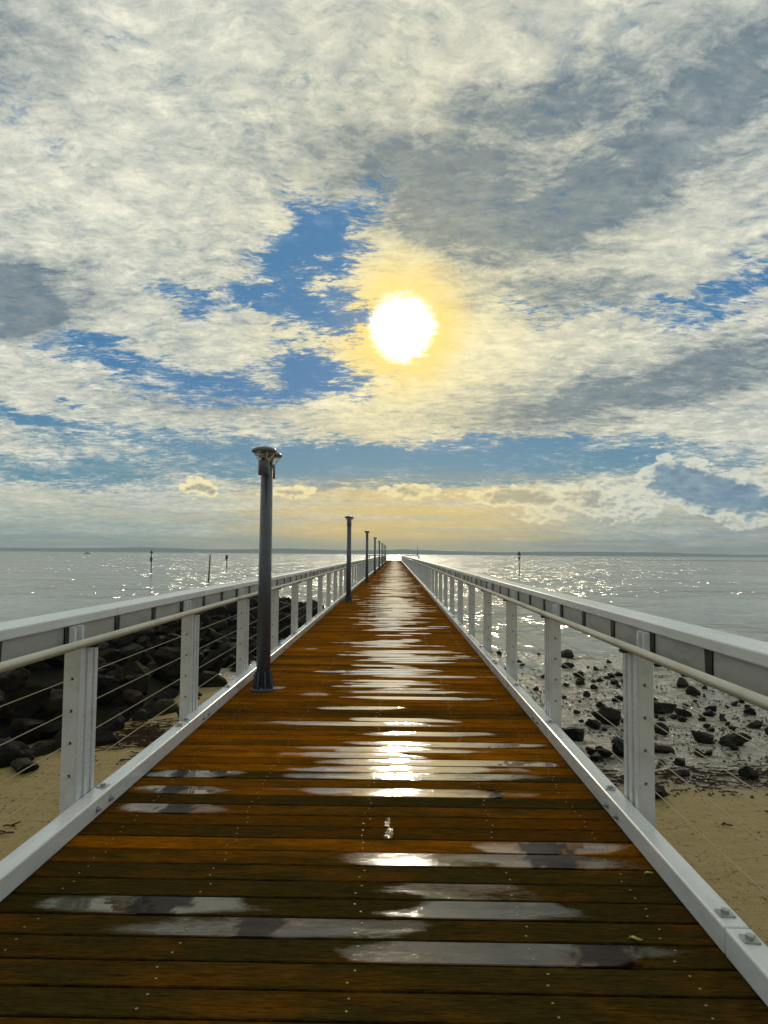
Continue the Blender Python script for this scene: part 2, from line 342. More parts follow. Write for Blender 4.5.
# ------------------------------------------------------------------ mesh helpers
def link_mesh(name, bm, m, parent=None, smooth=False):
    me = bpy.data.meshes.new(name); bm.to_mesh(me); bm.free()
    if smooth:
        for p in me.polygons: p.use_smooth = True
    me.materials.append(m)
    o = bpy.data.objects.new(name, me); col.objects.link(o)
    if parent: o.parent = parent
    return o
def tag(o, label=None, cat=None, group=None, kind=None):
    if label: o['label'] = label
    if cat: o['category'] = cat
    if group: o['group'] = group
    if kind: o['kind'] = kind
    return o
def empty(name, loc=(0, 0, 0)):
    o = bpy.data.objects.new(name, None); o.location = loc; o.empty_display_size = .2; col.objects.link(o); return o
def box(bm, x0, x1, y0, y1, z0, z1, bev=0.0):
    g_ = bmesh.ops.create_cube(bm, size=1.0, matrix=Matrix.Translation(((x0 + x1) / 2, (y0 + y1) / 2, (z0 + z1) / 2)) @ Matrix.Diagonal((abs(x1 - x0), abs(y1 - y0), abs(z1 - z0), 1)))
    if bev:
        es = list({e for v in g_['verts'] for e in v.link_edges})
        bmesh.ops.bevel(bm, geom=es, offset=bev, segments=2, profile=.5, affect='EDGES')
def cyl(bm, p0, p1, r0, r1=None, seg=14, caps=True):
    p0, p1 = Vector(p0), Vector(p1); r1 = r0 if r1 is None else r1
    d = p1 - p0; mt = Matrix.Translation((p0 + p1) / 2) @ d.to_track_quat('Z', 'Y').to_matrix().to_4x4()
    return bmesh.ops.create_cone(bm, cap_ends=caps, segments=seg, radius1=r0, radius2=r1, depth=d.length, matrix=mt)['verts']
def lathe(bm, prof, c, seg=24):
    rings = []
    for r, z in prof:
        rings.append([bm.verts.new((c[0] + r * math.cos(a * 2 * math.pi / seg), c[1] + r * math.sin(a * 2 * math.pi / seg), c[2] + z)) for a in range(seg)])
    for i in range(len(rings) - 1):
        for k in range(seg):
            bm.faces.new((rings[i][k], rings[i][(k + 1) % seg], rings[i + 1][(k + 1) % seg], rings[i + 1][k]))
    if prof[0][0] > 1e-4: bm.faces.new(rings[0][::-1])
    if prof[-1][0] > 1e-4: bm.faces.new(rings[-1])
def repeat_parts(name, ys, make, m, parent, smooth=False, cap=100, label=None):
    """make(bm, y) adds one piece; nearest `cap` are parts, the rest one stuff part"""
    ys = sorted(ys, key=abs)
    for y in ys[:cap]:
        bm = bmesh.new(); make(bm, y); o = link_mesh(name, bm, m, parent, smooth)
        if label: o['label'] = label
    if ys[cap:]:
        bm = bmesh.new()
        for y in ys[cap:]: make(bm, y)
        o = link_mesh(name, bm, m, parent, smooth); o['kind'] = 'stuff'

XL, XR = -1.72, 1.288        # inner faces of the kerbs
END = 150.0                  # where the walkway meets the pier head
HEAD = 156.0
Y0 = -6.0
SEA = -1.45

# ------------------------------------------------------------------ setting: beach, sea, hills
def beach_h(x, y):
    n = mn.fractal(Vector((x * .35, y * .35, 0)), 1.0, 2.0, 4) ; n2 = mn.noise(Vector((x * 1.7, y * 1.7, 3)))
    if y < 9: h = -1.2 + (9 - y) * .012
    elif y < 13: h = -1.2 - (y - 9) * .045
    elif y < 22: h = -1.38 - (y - 13) * .0085
    else: h = -1.4565 - (y - 22) * .02
    h += n * (.030 if y < 9 else .048) + n2 * .014
    if x < -1.4 and y < 40:      # the sand stands higher along the foot of the breakwater
        k = min(1, (-1.4 - x) / 1.2) * max(0, min(1, (22 - y) / 6)); h = h * (1 - k) + (-1.24 + n * .02) * k
    return max(h, -4)
def axis(fine0, fine1, step, lo, hi):
    a = []; v = fine0
    while v <= fine1: a.append(v); v += step
    s = step; v = a[-1]
    while v < hi: s *= 1.5; v += s; a.append(min(v, hi))
    s = step; v = a[0]; b_ = []
    while v > lo: s *= 1.5; v -= s; b_.append(max(v, lo))
    return b_[::-1] + a
xs = axis(-12, 16, .14, -3200, 3200); ys = axis(-2, 28, .14, -600, 2800)
bm = bmesh.new()
grid = [[bm.verts.new((x, y, beach_h(x, y))) for x in xs] for y in ys]
for j in range(len(ys) - 1):
    for i in range(len(xs) - 1):
        bm.faces.new((grid[j][i], grid[j][i + 1], grid[j + 1][i + 1], grid[j + 1][i]))
tag(link_mesh('beach', bm, M_beach, smooth=True), kind='structure')
bm = bmesh.new()
vs = [bm.verts.new(p) for p in ((-3200, 11, SEA), (3200, 11, SEA), (3200, 2790, SEA), (-3200, 2790, SEA))]; bm.faces.new(vs)
tag(link_mesh('sea', bm, M_sea), kind='structure')

def ridge(name, y0, depth, x0, x1, prof, m, n=260, rows=7):
    bm = bmesh.new(); G = []
    for j in range(rows):
        t = j / (rows - 1); row = []
        for i in range(n + 1):
            x = x0 + (x1 - x0) * i / n
            hh = prof(x) * math.sin(t * math.pi) ** .7
            row.append(bm.verts.new((x, y0 + depth * t + 8 * mn.noise(Vector((x * .01, t * 3, 0))), SEA - .15 + hh)))
        G.append(row)
    for j in range(rows - 1):
        for i in range(n): bm.faces.new((G[j][i], G[j][i + 1], G[j + 1][i + 1], G[j + 1][i]))
    return tag(link_mesh(name, bm, m, smooth=True), kind='structure')
def hill_prof(x):
    u = x / 2500
    base = 13 + 5.5 * math.exp(-((u + .02) / .05) ** 2) + 5 * math.exp(-((u + .15) / .05) ** 2) + 4 * math.exp(-((u + .36) / .09) ** 2) + 2.5 * math.exp(-((u - .3) / .1) ** 2)
    if u > .3: base -= 3 * min(1, (u - .3) / .2)
    return max(2, base + 4.5 * mn.fractal(Vector((u * 9, 0, 0)), 1, 2, 5))
ridge('hills', 2450, 260, -2600, 2600, hill_prof, M_hill)
def bar_prof(x): return max(.05, .55 * (1 - abs((x - 270) / 160) ** 2)) * (1 + .3 * mn.noise(Vector((x * .05, 0, 0))))
ridge('sandbar', 420, 26, 110, 430, bar_prof, M_pebble, n=120, rows=5)

# ------------------------------------------------------------------ pier
pier = empty('pier', (0, 0, 0))
tag(pier, 'long timber boardwalk of wet orange brown planks running straight out over the sea', 'pier')

# standing water seen on the near boards: (centre x, y, half length, strength)
PUDS = []
def px2(x, y):   # helper table already converted to metres on the deck
    return x, y
WATER = [(-1.05,3.15,.62,.95),(-.50,3.00,.85,.72),(.42,3.15,.55,.98),(.35,3.30,.50,.55),(.15,2.81,.50,.9),(.45,2.81,.80,.85),(.10,3.65,.55,.70),(.75,3.67,.62,.85),(.85,3.82,.50,.85),
         (-.03,4.13,.035,.42),(-.02,4.00,.04,.42),(-1.35,4.32,.48,.80),(-1.35,4.62,.40,.98),(.10,4.64,1.00,.9),(-1.40,4.94,.42,1.0),(.20,4.94,1.25,.85),(.0,5.69,.95,.9)]
BP = .1655; PH = 2.413 - .1655 * 60
def board_index(y): return int(math.floor((y - PH) / BP))
special = {}
for (wx, wy, hl, st) in WATER: special.setdefault(board_index(wy), []).append((wx, hl, st))
GRIME = {}
for (wx, wy, hl) in [(.83,2.81,.12),(-1.03,3.15,.13),(-.55,3.00,.09),(.82,3.67,.13),(.80,3.82,.13),(-1.45,4.62,.08),(-1.20,4.94,.05),(-1.50,4.94,.05),(-1.30,4.32,.10),(.66,4.64,.05)]:
    GRIME.setdefault(board_index(wy), []).append((wx, hl))

def build_deck():
    verts, faces, tone, olive, wet, grime = [], [], [], [], [], []
    rnd = random.Random(11)
    i0, i1 = board_index(-3), board_index(END)
    streaks = []
    for bi in range(i0, i1 + 1):
        yc0 = PH + bi * BP + .0075; yc1 = PH + (bi + 1) * BP - .0075
        yc = (yc0 + yc1) / 2
        nx = 150 if yc < 9 else (70 if yc < 25 else 26)
        jog = rnd.uniform(-.0012, .0012); th = rnd.random()
        t0 = .5 + .42 * mn.noise(Vector((bi * .37, 5, 0))) + rnd.uniform(-.36, .36) + min(.30, max(0, (yc - 3) * .05))
        near = max(0, min(1, (8.0 - yc) / 5.0)); ol = near * .62 + .10 + rnd.choice((-.35, 0, .1, .35))
        if yc < 3.3: ol = max(ol, .72 + .28 * rnd.random()); 
        t0 = max(0, min(1, t0)); 
        # far and middle boards: random streaks of standing water near the middle of the deck
        rs = list(special.get(bi, []))
        if yc > 5.05 and not rs:
            big = mn.noise(Vector((bi * .21, 9, 0)))
            pr = .50 + .5 * big + min(.25, max(0, (yc - 7) * .03))
            if rnd.random() < pr:
                cx = -.02 + .38 * mn.noise(Vector((bi * .13, 21, 0))) + rnd.uniform(-.35, .45)
                rs.append((cx, rnd.uniform(.35, 1.1), rnd.uniform(.75, 1.15)))
            if rnd.random() < .16: rs.append((rnd.uniform(-1.5, 1.15), rnd.uniform(.1, .35), rnd.uniform(.45, .8)))
        elif not rs and rnd.random() < .12: rs.append((rnd.uniform(-1.2, 1.0), rnd.uniform(.05, .2), rnd.uniform(.35, .5)))
        gr = GRIME.get(bi, [])
        prof = ((yc0, -.0035), (yc0 + .0035, 0), (yc0 * .75 + yc1 * .25, -.0006), (yc, -.0010), (yc0 * .25 + yc1 * .75, -.0006), (yc1 - .0035, 0), (yc1, -.0035))
        x0, x1 = XL - .10, XR + .10; base = len(verts); npf = len(prof) + 2
        for i in range(nx + 1):
            x = x0 + (x1 - x0) * i / nx
            warp = .0008 * mn.noise(Vector((x * 1.2, bi * 3.1, 0))) + jog
            for k, (py, pz) in enumerate(((yc0, -.034),) + prof + ((yc1, -.034),)):
                verts.append((x, py + (.0012 * mn.noise(Vector((x * 2.2, bi * 1.7 + (k > 4) * 9, 4)))), pz + warp))
                v = 0.0
                s = (k - 4) / 3.0
                for (wx, hl, st) in rs:
                    e = ((x - wx) / hl); e += .25 * mn.noise(Vector((x * 5, bi, k * .3)))
                    q = (1 - abs(e) ** 1.1) * 1.35 - .62 * abs(s - .3 * math.sin(e * 3 + bi))
                    if q > 0: v = max(v, st * min(1, q * 1.7) ** .8)
                if abs(s) > 1.1: v = 0
                gv = 0.0
                for (wx, hl) in gr:
                    e = abs((x - wx) / hl) + .8 * mn.noise(Vector((x * 24, bi, k * 1.3))) + .25 * abs(s)
                    if e < 1: gv = 1.0
                wet.append(v); grime.append(gv)
                tone.append(max(0, min(1, t0))); olive.append(max(0, min(1, ol)))
        for i in range(nx):
            for k in range(npf - 1):
                a = base + i * npf + k; faces.append((a, a + npf, a + npf + 1, a + 1))
            a = base + i * npf
        for e in (0, nx):
            r_ = [base + e * npf + k for k in range(npf)]; faces.append(r_ if e == 0 else r_[::-1])
    me = bpy.data.meshes.new('decking'); me.from_pydata(verts, [], faces)
    for nm, arr in (('tone', tone), ('olive', olive), ('wet', wet), ('grime', grime)):
        at = me.attributes.new(nm, 'FLOAT', 'POINT'); at.data.foreach_set('value', arr)
    me.materials.append(M_deck); me.update()
    o = bpy.data.objects.new('decking', me); col.objects.link(o); o.parent = pier
    return o
build_deck()

# under-structure
bm = bmesh.new()
for x in (-1.5, -.86, -.15, .56, 1.1): box(bm, x - .04, x + .04, Y0, HEAD - .1, -.25, -.037)
link_mesh('joists', bm, M_timber, pier)
ysb = [4.25 + 6.75 * k for k in range(-1, 22)]
def bearer(bm, y): box(bm, XL - .02, XR + .02, y - .12, y + .12, -.52, -.252)
repeat_parts('bearer', ysb, bearer, M_pile, pier)
for y in ysb:
    for x in (-1.35, .92):
        bm = bmesh.new(); cyl(bm, (x, y, -5), (x, y, -.522), .2, seg=18); link_mesh('pile', bm, M_pile, pier, smooth=False)
for x0, x1 in ((XL - .155, XL - .105), (XR + .105, XR + .155)):
    bm = bmesh.new(); box(bm, x0, x1, Y0, END, -.27, -.01, .004); link_mesh('edge_beam', bm, M_timber, pier)

# kerbs, in lengths
def kerb(xi, xo, joint0):
    js = [Y0] + [joint0 + 6.6 * k for k in range(-1, 30) if Y0 < joint0 + 6.6 * k < END] + [END]
    for a, b_ in zip(js[:-1], js[1:]):
        bm = bmesh.new(); box(bm, xi, xo, a + .003, b_ - .003, .004, .112, .009); link_mesh('kerb', bm, M_kerb, pier)
    return js
jr = kerb(XR, XR + .102, 2.83); jl = kerb(XL, XL - .104, 5.95)
def bolt_mesh():
    bm = bmesh.new()
    box(bm, -.030, .030, -.030, .030, 0, .006, .001)
    lathe(bm, [(.017, .006), (.017, .019), (.0, .0192)], (0, 0, 0), 6)
    me = bpy.data.meshes.new('bolt'); bm.to_mesh(me); bm.free(); me.materials.append(M_bolt); return me
def bolt_side_mesh(sgn):
    bm = bmesh.new()
    cyl(bm, (0, 0, 0), (sgn * .004, 0, 0), .019, seg=16); cyl(bm, (sgn * .004, 0, 0), (sgn * .016, 0, 0), .0125, seg=6); cyl(bm, (sgn * .016, 0, 0), (sgn * .026, 0, 0), .006, seg=10)
    me = bpy.data.meshes.new('side_bolt'); bm.to_mesh(me); bm.free(); me.materials.append(M_bolt); return me
bme = bolt_mesh()
bl = []
for js, x in ((jr, XR + .055), (jl, XL - .055)):
    for j in js[1:-1]:
        if j < 75: bl += [(x, j - .09), (x, j + .10), (x, j + 1.60), (x, j + 3.3), (x, j + 5.0)]
bl = sorted([q for q in bl if q[1] > 1.0], key=lambda q: q[1])[:100]
for k, (x, y) in enumerate(bl):
    o = bpy.data.objects.new('bolt', bme); col.objects.link(o); o.parent = pier
    o.location = (x + random.uniform(-.004, .004), y, .1125); o.rotation_euler.z = random.uniform(-.4, .4)
POSTS = [4.22 + 2.25 * k for k in range(-4, 66) if 4.25 + 2.25 * k < END]
sl = []
for xf, sgn in ((XR, -1), (XL, 1)):
    me = bolt_side_mesh(sgn)
    for y in POSTS[2:26]:
        for dy in (-.085, .10): sl.append((me, xf, y + dy, sgn))
for me, xf, y, sgn in sl:
    o = bpy.data.objects.new('side_bolt', me); col.objects.link(o); o.parent = pier; o.location = (xf + sgn * .0005, y, .052)

# deck screws
sm = bmesh.new(); lathe(sm, [(.0048, 0), (.0048, .0006), (.0024, .0009), (.0022, -.0004), (0, -.0005)], (0, 0, 0), 12)
sme = bpy.data.meshes.new('screw'); sm.to_mesh(sme); sm.free(); sme.materials.append(M_screw)
spots = []
for bi in range(board_index(2.1), board_index(16)):
    for jx in (-1.5, -.86, -.15, .56, 1.1):
        for fy in (.28, .72): spots.append((jx + random.uniform(-.022, .022), PH + (bi + fy) * BP + random.uniform(-.006, .006)))
for x, y in spots[:100]:
    o = bpy.data.objects.new('screw', sme); col.objects.link(o); o.parent = pier; o.location = (x, y, .0004)
bm = bmesh.new()
for x, y in spots[100:]: lathe(bm, [(.0045, 0), (.0045, .0006), (0, .0007)], (x, y, .0004), 8)
o = link_mesh('screw', bm, M_screw, pier); o['kind'] = 'stuff'

# pier head: a cross platform
HX0, HX1 = -5.6, 5.2
bm = bmesh.new()
y = END + .02
while y < HEAD:
    box(bm, HX0, HX1, y, y + BP - .012, -.034, 0); y += BP
o = link_mesh('head_decking', bm, M_timber, pier)
for x in (-5, -2.5, 2.5, 4.7):
    for y in (END + 1, HEAD - 1):
        bm = bmesh.new(); cyl(bm, (x, y, -5), (x, y, -.04), .2, seg=16); link_mesh('pile', bm, M_pile, pier)

# ------------------------------------------------------------------ railings
def railing(side, label):
    s = side; xo = XR + .104 if s > 0 else XL - .106      # outer face of the kerb
    root = empty('railing', (xo, 0, 0)); tag(root, label, 'railing', 'railings along the two sides of the pier')
    X = lambda d: s * d                                    # offset outwards, in the railing's own frame
    def P(bm, d0, d1, y0, y1, z0, z1, bev=0): box(bm, min(X(d0), X(d1)), max(X(d0), X(d1)), y0, y1, z0, z1, bev)
    def post(bm, y):
        P(bm, .014, .100, y - .12, y + .12, -.20, .990, .003)        # hollow section
        for ya, yb in ((-.1195, -.078), (-.020, .020), (.078, .1195)):  # raised ribs on the inner face
            P(bm, .002, .0139, y + ya, y + yb, -.20, .992, .002)
        P(bm, .066, .099, y - .07, y - .045, .9905, 1.098); P(bm, .066, .099, y + .03, y + .055, .9905, 1.098)   # stubs up to the top rail
    pm = bmesh.new(); post(pm, 0); pme = bpy.data.meshes.new('post'); pm.to_mesh(pme); pm.free(); pme.materials.append(M_white)
    hm = bmesh.new()
    for z in (.25, .436, .62, .805):
        cyl(hm, (X(.050), -.1225, z), (X(.050), -.1195, z), .0085, seg=12)
    hme = bpy.data.meshes.new('cable_ferrule'); hm.to_mesh(hme); hm.free(); hme.materials.append(M_hole)
    for y in POSTS:
        o = bpy.data.objects.new('post', pme); col.objects.link(o); o.parent = root; o.location = (0, y, 0)
        if y < 30:
            f = bpy.data.objects.new('cable_ferrule', hme); col.objects.link(f); f.parent = o
    # top rail in lengths
    js = [Y0] + [4.9 + 6.6 * k for k in range(-1, 22)] + [END]
    for a, b_ in zip(js[:-1], js[1:]):
        bm = bmesh.new(); P(bm, .11, .315, a + .002, b_ - .002, 1.100, 1.160, .008); link_mesh('top_rail', bm, M_white, root)
    # fascia panels and tapered brackets
    br = [y - .02 + .75 * k for y in POSTS for k in range(3)]
    def panel(bm, y): P(bm, .135, .150, y + .040, y + .710, .965, 1.099, .003)
    def bracket(bm, y):
        vs = []
        for dx in (.128, .158):
            for (yy, z) in ((-.044, 1.0985), (.044, 1.0985), (.030, .93), (-.030, .93)): vs.append(bm.verts.new((X(dx), y + yy, z)))
        for f in ((0, 1, 2, 3), (4, 7, 6, 5), (0, 4, 5, 1), (1, 5, 6, 2), (2, 6, 7, 3), (3, 7, 4, 0)): bm.faces.new([vs[i] for i in f])
    repeat_parts('fascia_panel', [y for y in br if y < END - 1], panel, M_panel, root)
    repeat_parts('bracket', [y for y in br if y < END], bracket, M_dark, root)
    # round handrail
    bm = bmesh.new(); cyl(bm, (X(-.045), Y0, 1.02), (X(-.045), END, 1.02), .0235, seg=24)
    link_mesh('handrail', bm, M_tube, root, smooth=True)
    def saddle(bm, y):
        P(bm, -.05, .03, y - .03, y + .03, .975, .993, .002)
        cyl(bm, (X(-.045), y - .012, .985), (X(-.045), y - .012, 1.0), .008, seg=8)
    repeat_parts('handrail_saddle', [y for y in POSTS if y < 60], saddle, M_dark, root)
    def collar(bm, y): cyl(bm, (X(-.045), y - .004, 1.02), (X(-.045), y + .004, 1.02), .0248, seg=24)
    repeat_parts('joint_collar', [6.45 + 6.6 * k for k in range(0, 8)], collar, M_dark, root)
    for z in (.25, .436, .62, .805):
        bm = bmesh.new(); cyl(bm, (X(.052), Y0, z), (X(.052), END, z), .0026, seg=8); link_mesh('cable', bm, M_cable, root, smooth=True)
    return root
railing(-1, 'white steel railing with wire cables on the left side, next to the lamps')
railing(1, 'white steel railing with wire cables on the right side, above the mud flat')

def head_rail(pts, label):
    root = empty('head_railing', (pts[0][0], pts[0][1], 0)); tag(root, label, 'railing', 'railings round the far pier head')
    base = Vector((pts[0][0], pts[0][1], 0))
    for a, b_ in zip(pts[:-1], pts[1:]):
        A, B = Vector((*a, 0)) - base, Vector((*b_, 0)) - base; L = (B - A).length; n = max(1, round(L / 1.6)); dr = (B - A) / L
        for i in range(n + 1):
            c = A + (B - A) * i / n; bm = bmesh.new(); box(bm, c.x - .05, c.x + .05, c.y - .05, c.y + .05, 0, 1.1); link_mesh('post', bm, M_white, root)
        for z, r, nm in ((1.13, .075, 'top_rail'), (1.0, .03, 'handrail'), (.5, .008, 'cable'), (.25, .008, 'cable')):
            bm = bmesh.new(); cyl(bm, A + Vector((0, 0, z)), B + Vector((0, 0, z)), r, seg=8); link_mesh(nm, bm, M_white, root)
head_rail([(XR + .15, END + .05), (HX1, END + .05), (HX1, HEAD)], 'short white railing turning right round the far pier head')
head_rail([(XL - .15, END + .05), (HX0, END + .05), (HX0, HEAD)], 'short white railing turning left round the far pier head')
# lone pole standing on the pier head
pr_ = empty('mast', (4.85, END + 1.2, 0)); tag(pr_, 'thin dark mast standing on the right of the far pier head', 'pole')
bm = bmesh.new(); cyl(bm, (0, 0, 0), (0, 0, 3.1), .06, .045, seg=12); link_mesh('pole', bm, M_lamp, pr_)
bm = bmesh.new(); box(bm, -.16, .16, -.16, .16, 0, .02); link_mesh('base_plate', bm, M_lamp, pr_)
bm = bmesh.new(); box(bm, -.12, .12, -.05, .05, 1.0, 1.5, .01); link_mesh('cabinet', bm, M_lamp, pr_)

# ------------------------------------------------------------------ lamps
def make_lamp():
    root = empty('street_lamp', (-1.478, 7.98, 0))
    bm = bmesh.new(); cyl(bm, (0, 0, .02), (0, 0, 2.50), .080, .068, seg=28); lathe(bm, [(.069, 2.50), (.064, 2.515), (0, 2.52)], (0, 0, 0), 28)
    p = link_mesh('pole', bm, M_lamp, root, smooth=False)
    for f in p.data.polygons: f.use_smooth = len(f.vertices) == 4
    bm = bmesh.new(); lathe(bm, [(.135, 0), (.138, .004), (.138, .018), (.132, .022), (.088, .0225), (.086, .03)], (0, 0, .001), 32); link_mesh('base_flange', bm, M_lamp, root)
    for k in range(8):       # stiffening gussets round the foot
        a = k * math.pi / 4 + .39; bm = bmesh.new(); c, s_ = math.cos(a), math.sin(a); nx, ny = -s_ * .005, c * .005
        vs = []
        for sg in (1, -1):
            for (r, z) in ((.078, .024), (.128, .024), (.124, .06), (.092, .21), (.078, .21)): vs.append(bm.verts.new((c * r + sg * nx, s_ * r + sg * ny, z)))
        bm.faces.new(vs[:5]); bm.faces.new(vs[5:][::-1])
        for i in range(5): bm.faces.new((vs[i], vs[i + 5], vs[(i + 1) % 5 + 5], vs[(i + 1) % 5]))
        bmesh.ops.recalc_face_normals(bm, faces=bm.faces); link_mesh('gusset', bm, M_lamp, root)
    for k in range(4):
        a = k * math.pi / 2; bm = bmesh.new(); lathe(bm, [(.012, 0), (.012, .012), (.006, .0125), (.006, .024), (0, .0242)], (.113 * math.cos(a), .113 * math.sin(a), .023), 8); link_mesh('anchor_bolt', bm, M_bolt, root)
    for sg in (-1, 1):
        hx, hy = 0.0, sg * .19
        bm = bmesh.new(); cyl(bm, (hx * .2, sg * .05, 2.44), (hx * .85, hy - sg * .05, 2.44), .022, seg=12); cyl(bm, (hx * .2, sg * .05, 2.54), (hx * .85, hy - sg * .05, 2.54), .012, seg=10)
        link_mesh('arm', bm, M_lamp, root)
        bm = bmesh.new(); lathe(bm, [(.055, 0), (.063, .006), (.063, .155), (.058, .165), (.030, .167), (.028, .215)], (hx, hy, 2.415), 28)
        hd = link_mesh('lamp_head', bm, M_lamp, root)
        for f in hd.data.polygons: f.use_smooth = len(f.vertices) == 4
        bm = bmesh.new(); lathe(bm, [(.060, 2.585), (.130, 2.672), (.127, 2.672), (.057, 2.588)], (hx, hy, 0), 28); link_mesh('lens', bm, M_glass, hd, smooth=True)
        bm = bmesh.new(); lathe(bm, [(.118, 2.668), (.139, 2.674), (.141, 2.690), (.125, 2.712), (.085, 2.728), (.030, 2.736), (0, 2.737)], (hx, hy, 0), 32); link_mesh('shade', bm, M_lamp, hd, smooth=True)
        for k in range(4):
            bm = bmesh.new(); a = k * math.pi / 2 + .5; cyl(bm, (hx + .058 * math.cos(a), hy + .058 * math.sin(a), 2.575), (hx + .126 * math.cos(a), hy + .126 * math.sin(a), 2.672), .0045, seg=6)
            link_mesh('strut', bm, M_tube, hd)
        bm = bmesh.new(); lathe(bm, [(.026, 2.60), (.040, 2.64), (.050, 2.669)], (hx, hy, 0), 20); link_mesh('reflector', bm, M_tube, hd, smooth=True)
    return root
def copy_tree(o, parent=None):
    c = o.copy(); col.objects.link(c)
    if parent: c.parent = parent
    for ch in list(o.children): copy_tree(ch, c)
    return c
lamp0 = make_lamp(); lamps = [lamp0]
for k in range(1, 8):
    o = copy_tree(lamp0); o.location = (-1.478, 7.98 + 14.5 * k, 0); lamps.append(o)
LL = ['nearest charcoal pole lamp with two saucer heads, tallest on the left deck edge',
      'second charcoal pole lamp, the first small one past the big near lamp',
      'third charcoal pole lamp from the viewer along the left deck edge',
      'fourth charcoal pole lamp from the viewer along the left deck edge',
      'fifth charcoal pole lamp from the viewer, far down the left deck edge',
      'sixth charcoal pole lamp from the viewer, far down the left deck edge',
      'seventh charcoal pole lamp, the last but one before the pier head',
      'farthest charcoal pole lamp, closest to the pier head on the left deck edge']
for o, l in zip(lamps, LL): tag(o, l, 'lamp post', 'pole lamps along the left edge of the pier')

# ------------------------------------------------------------------ markers and boat out at sea
def marker(x, y, h, kind, label, lean=0.0):
    root = empty('channel_marker', (x, y, SEA)); tag(root, label, 'marker post', 'marker posts standing in the sea')
    root.rotation_euler.y = lean
    bm = bmesh.new(); cyl(bm, (0, 0, -2), (0, 0, h), .085, .06, seg=10)
    link_mesh('post', bm, M_marker, root)
    if kind == 'board':
        bm = bmesh.new(); box(bm, -.22, .22, -.10, -.06, h - .85, h - .1, .01); link_mesh('board', bm, M_topmark, root)
    if kind == 'lantern':
        bm = bmesh.new(); box(bm, -.17, .17, -.12, -.07, h - 1.15, h - .55, .01); link_mesh('board', bm, M_marker, root)
        bm = bmesh.new(); lathe(bm, [(.10, 0), (.24, .02), (.24, .10), (.12, .16), (.12, .34), (0, .42)], (0, 0, h), 12); link_mesh('lantern', bm, M_topmark, root)
    if kind == 'cone':
        bm = bmesh.new(); lathe(bm, [(.0, -.05), (.30, .0), (.05, .55), (0, .56)], (0, 0, h - .1), 12); link_mesh('topmark', bm, M_topmark, root)
        bm = bmesh.new(); box(bm, -.14, .14, -.11, -.07, h - .75, h - .35, .01); link_mesh('board', bm, M_topmark, root)
    return root
marker(-34.2, 98, 2.75, 'lantern', 'tall marker post with a small lantern, farthest left in the sea')
marker(-18.1, 68, 2.75, 'plain', 'bare slightly leaning post standing in the sea left of the near lamp', R(2.5))
marker(-29.6, 123, 2.5, 'board', 'short marker post with a dark board on top, beside the near lamp')
marker(18.0, 102, 3.0, 'cone', 'lone marker post with a dark topmark in the sea right of the pier')
marker(-1.6, 330, 1.9, 'plain', 'tiny post in the bright water just beyond the end of the deck')
boat = empty('boat', (-305, 690, SEA)); tag(boat, 'tiny motor boat far out on the sea at the left', 'boat')
bm = bmesh.new()
secs = []
for t, w_, h0, h1 in ((-3, .9, .0, .8), (-1, 1.1, -.1, .8), (1.2, 1.0, -.1, .95), (2.6, .45, .05, 1.15), (3.4, .03, .5, 1.3)):
    secs.append([bm.verts.new(p) for p in ((t, -w_, h1), (t, -w_ * .6, h0), (t, w_ * .6, h0), (t, w_, h1))])
for a, b_ in zip(secs[:-1], secs[1:]):
    for k in range(4): bm.faces.new((a[k], a[(k + 1) % 4], b_[(k + 1) % 4], b_[k]))
bm.faces.new(secs[0]); bm.faces.new(secs[-1][::-1]); bmesh.ops.recalc_face_normals(bm, faces=bm.faces)
link_mesh('hull', bm, M_boat, boat)
bm = bmesh.new(); box(bm, -1.3, .9, -.7, .7, .7, 1.9, .15); link_mesh('cabin', bm, M_boat, boat)

# ------------------------------------------------------------------ rocks
def rock_mesh(seed, sub=3, flat=.7):
    rnd = random.Random(seed); bm = bmesh.new()
    bmesh.ops.create_icosphere(bm, subdivisions=4, radius=1.12)
    planes = []
    for k in range(rnd.randint(13, 19)):
        n = Vector((rnd.gauss(0, 1), rnd.gauss(0, 1), rnd.gauss(0, 1))).normalized(); planes.append((n, rnd.uniform(.42, .78)))
    off = Vector((seed * 3.1, 0, 0)); ax = Vector((rnd.uniform(.8, 1.25), rnd.uniform(.7, 1.1), flat * rnd.uniform(.8, 1.15)))
    for v in bm.verts:
        p = v.co.copy()
        for n, dd in planes:
            e = p.dot(n) - dd
            if e > 0: p -= n * e * .985
        p += p.normalized() * (.11 * mn.fractal(p * 1.8 + off, 1, 2, 4) + .05 * mn.noise(p * 5 + off))
        v.co = Vector((p.x * ax.x, p.y * ax.y, p.z * ax.z))
    me = bpy.data.meshes.new('boulder'); bm.to_mesh(me); bm.free()
    return me
BR = [rock_mesh(k, 3, .75) for k in range(14)]; SR = [rock_mesh(40 + k, 3, .72) for k in range(12)]
for me in BR: me.materials.append(M_rock)
for me in SR: me.materials.append(M_rockw)

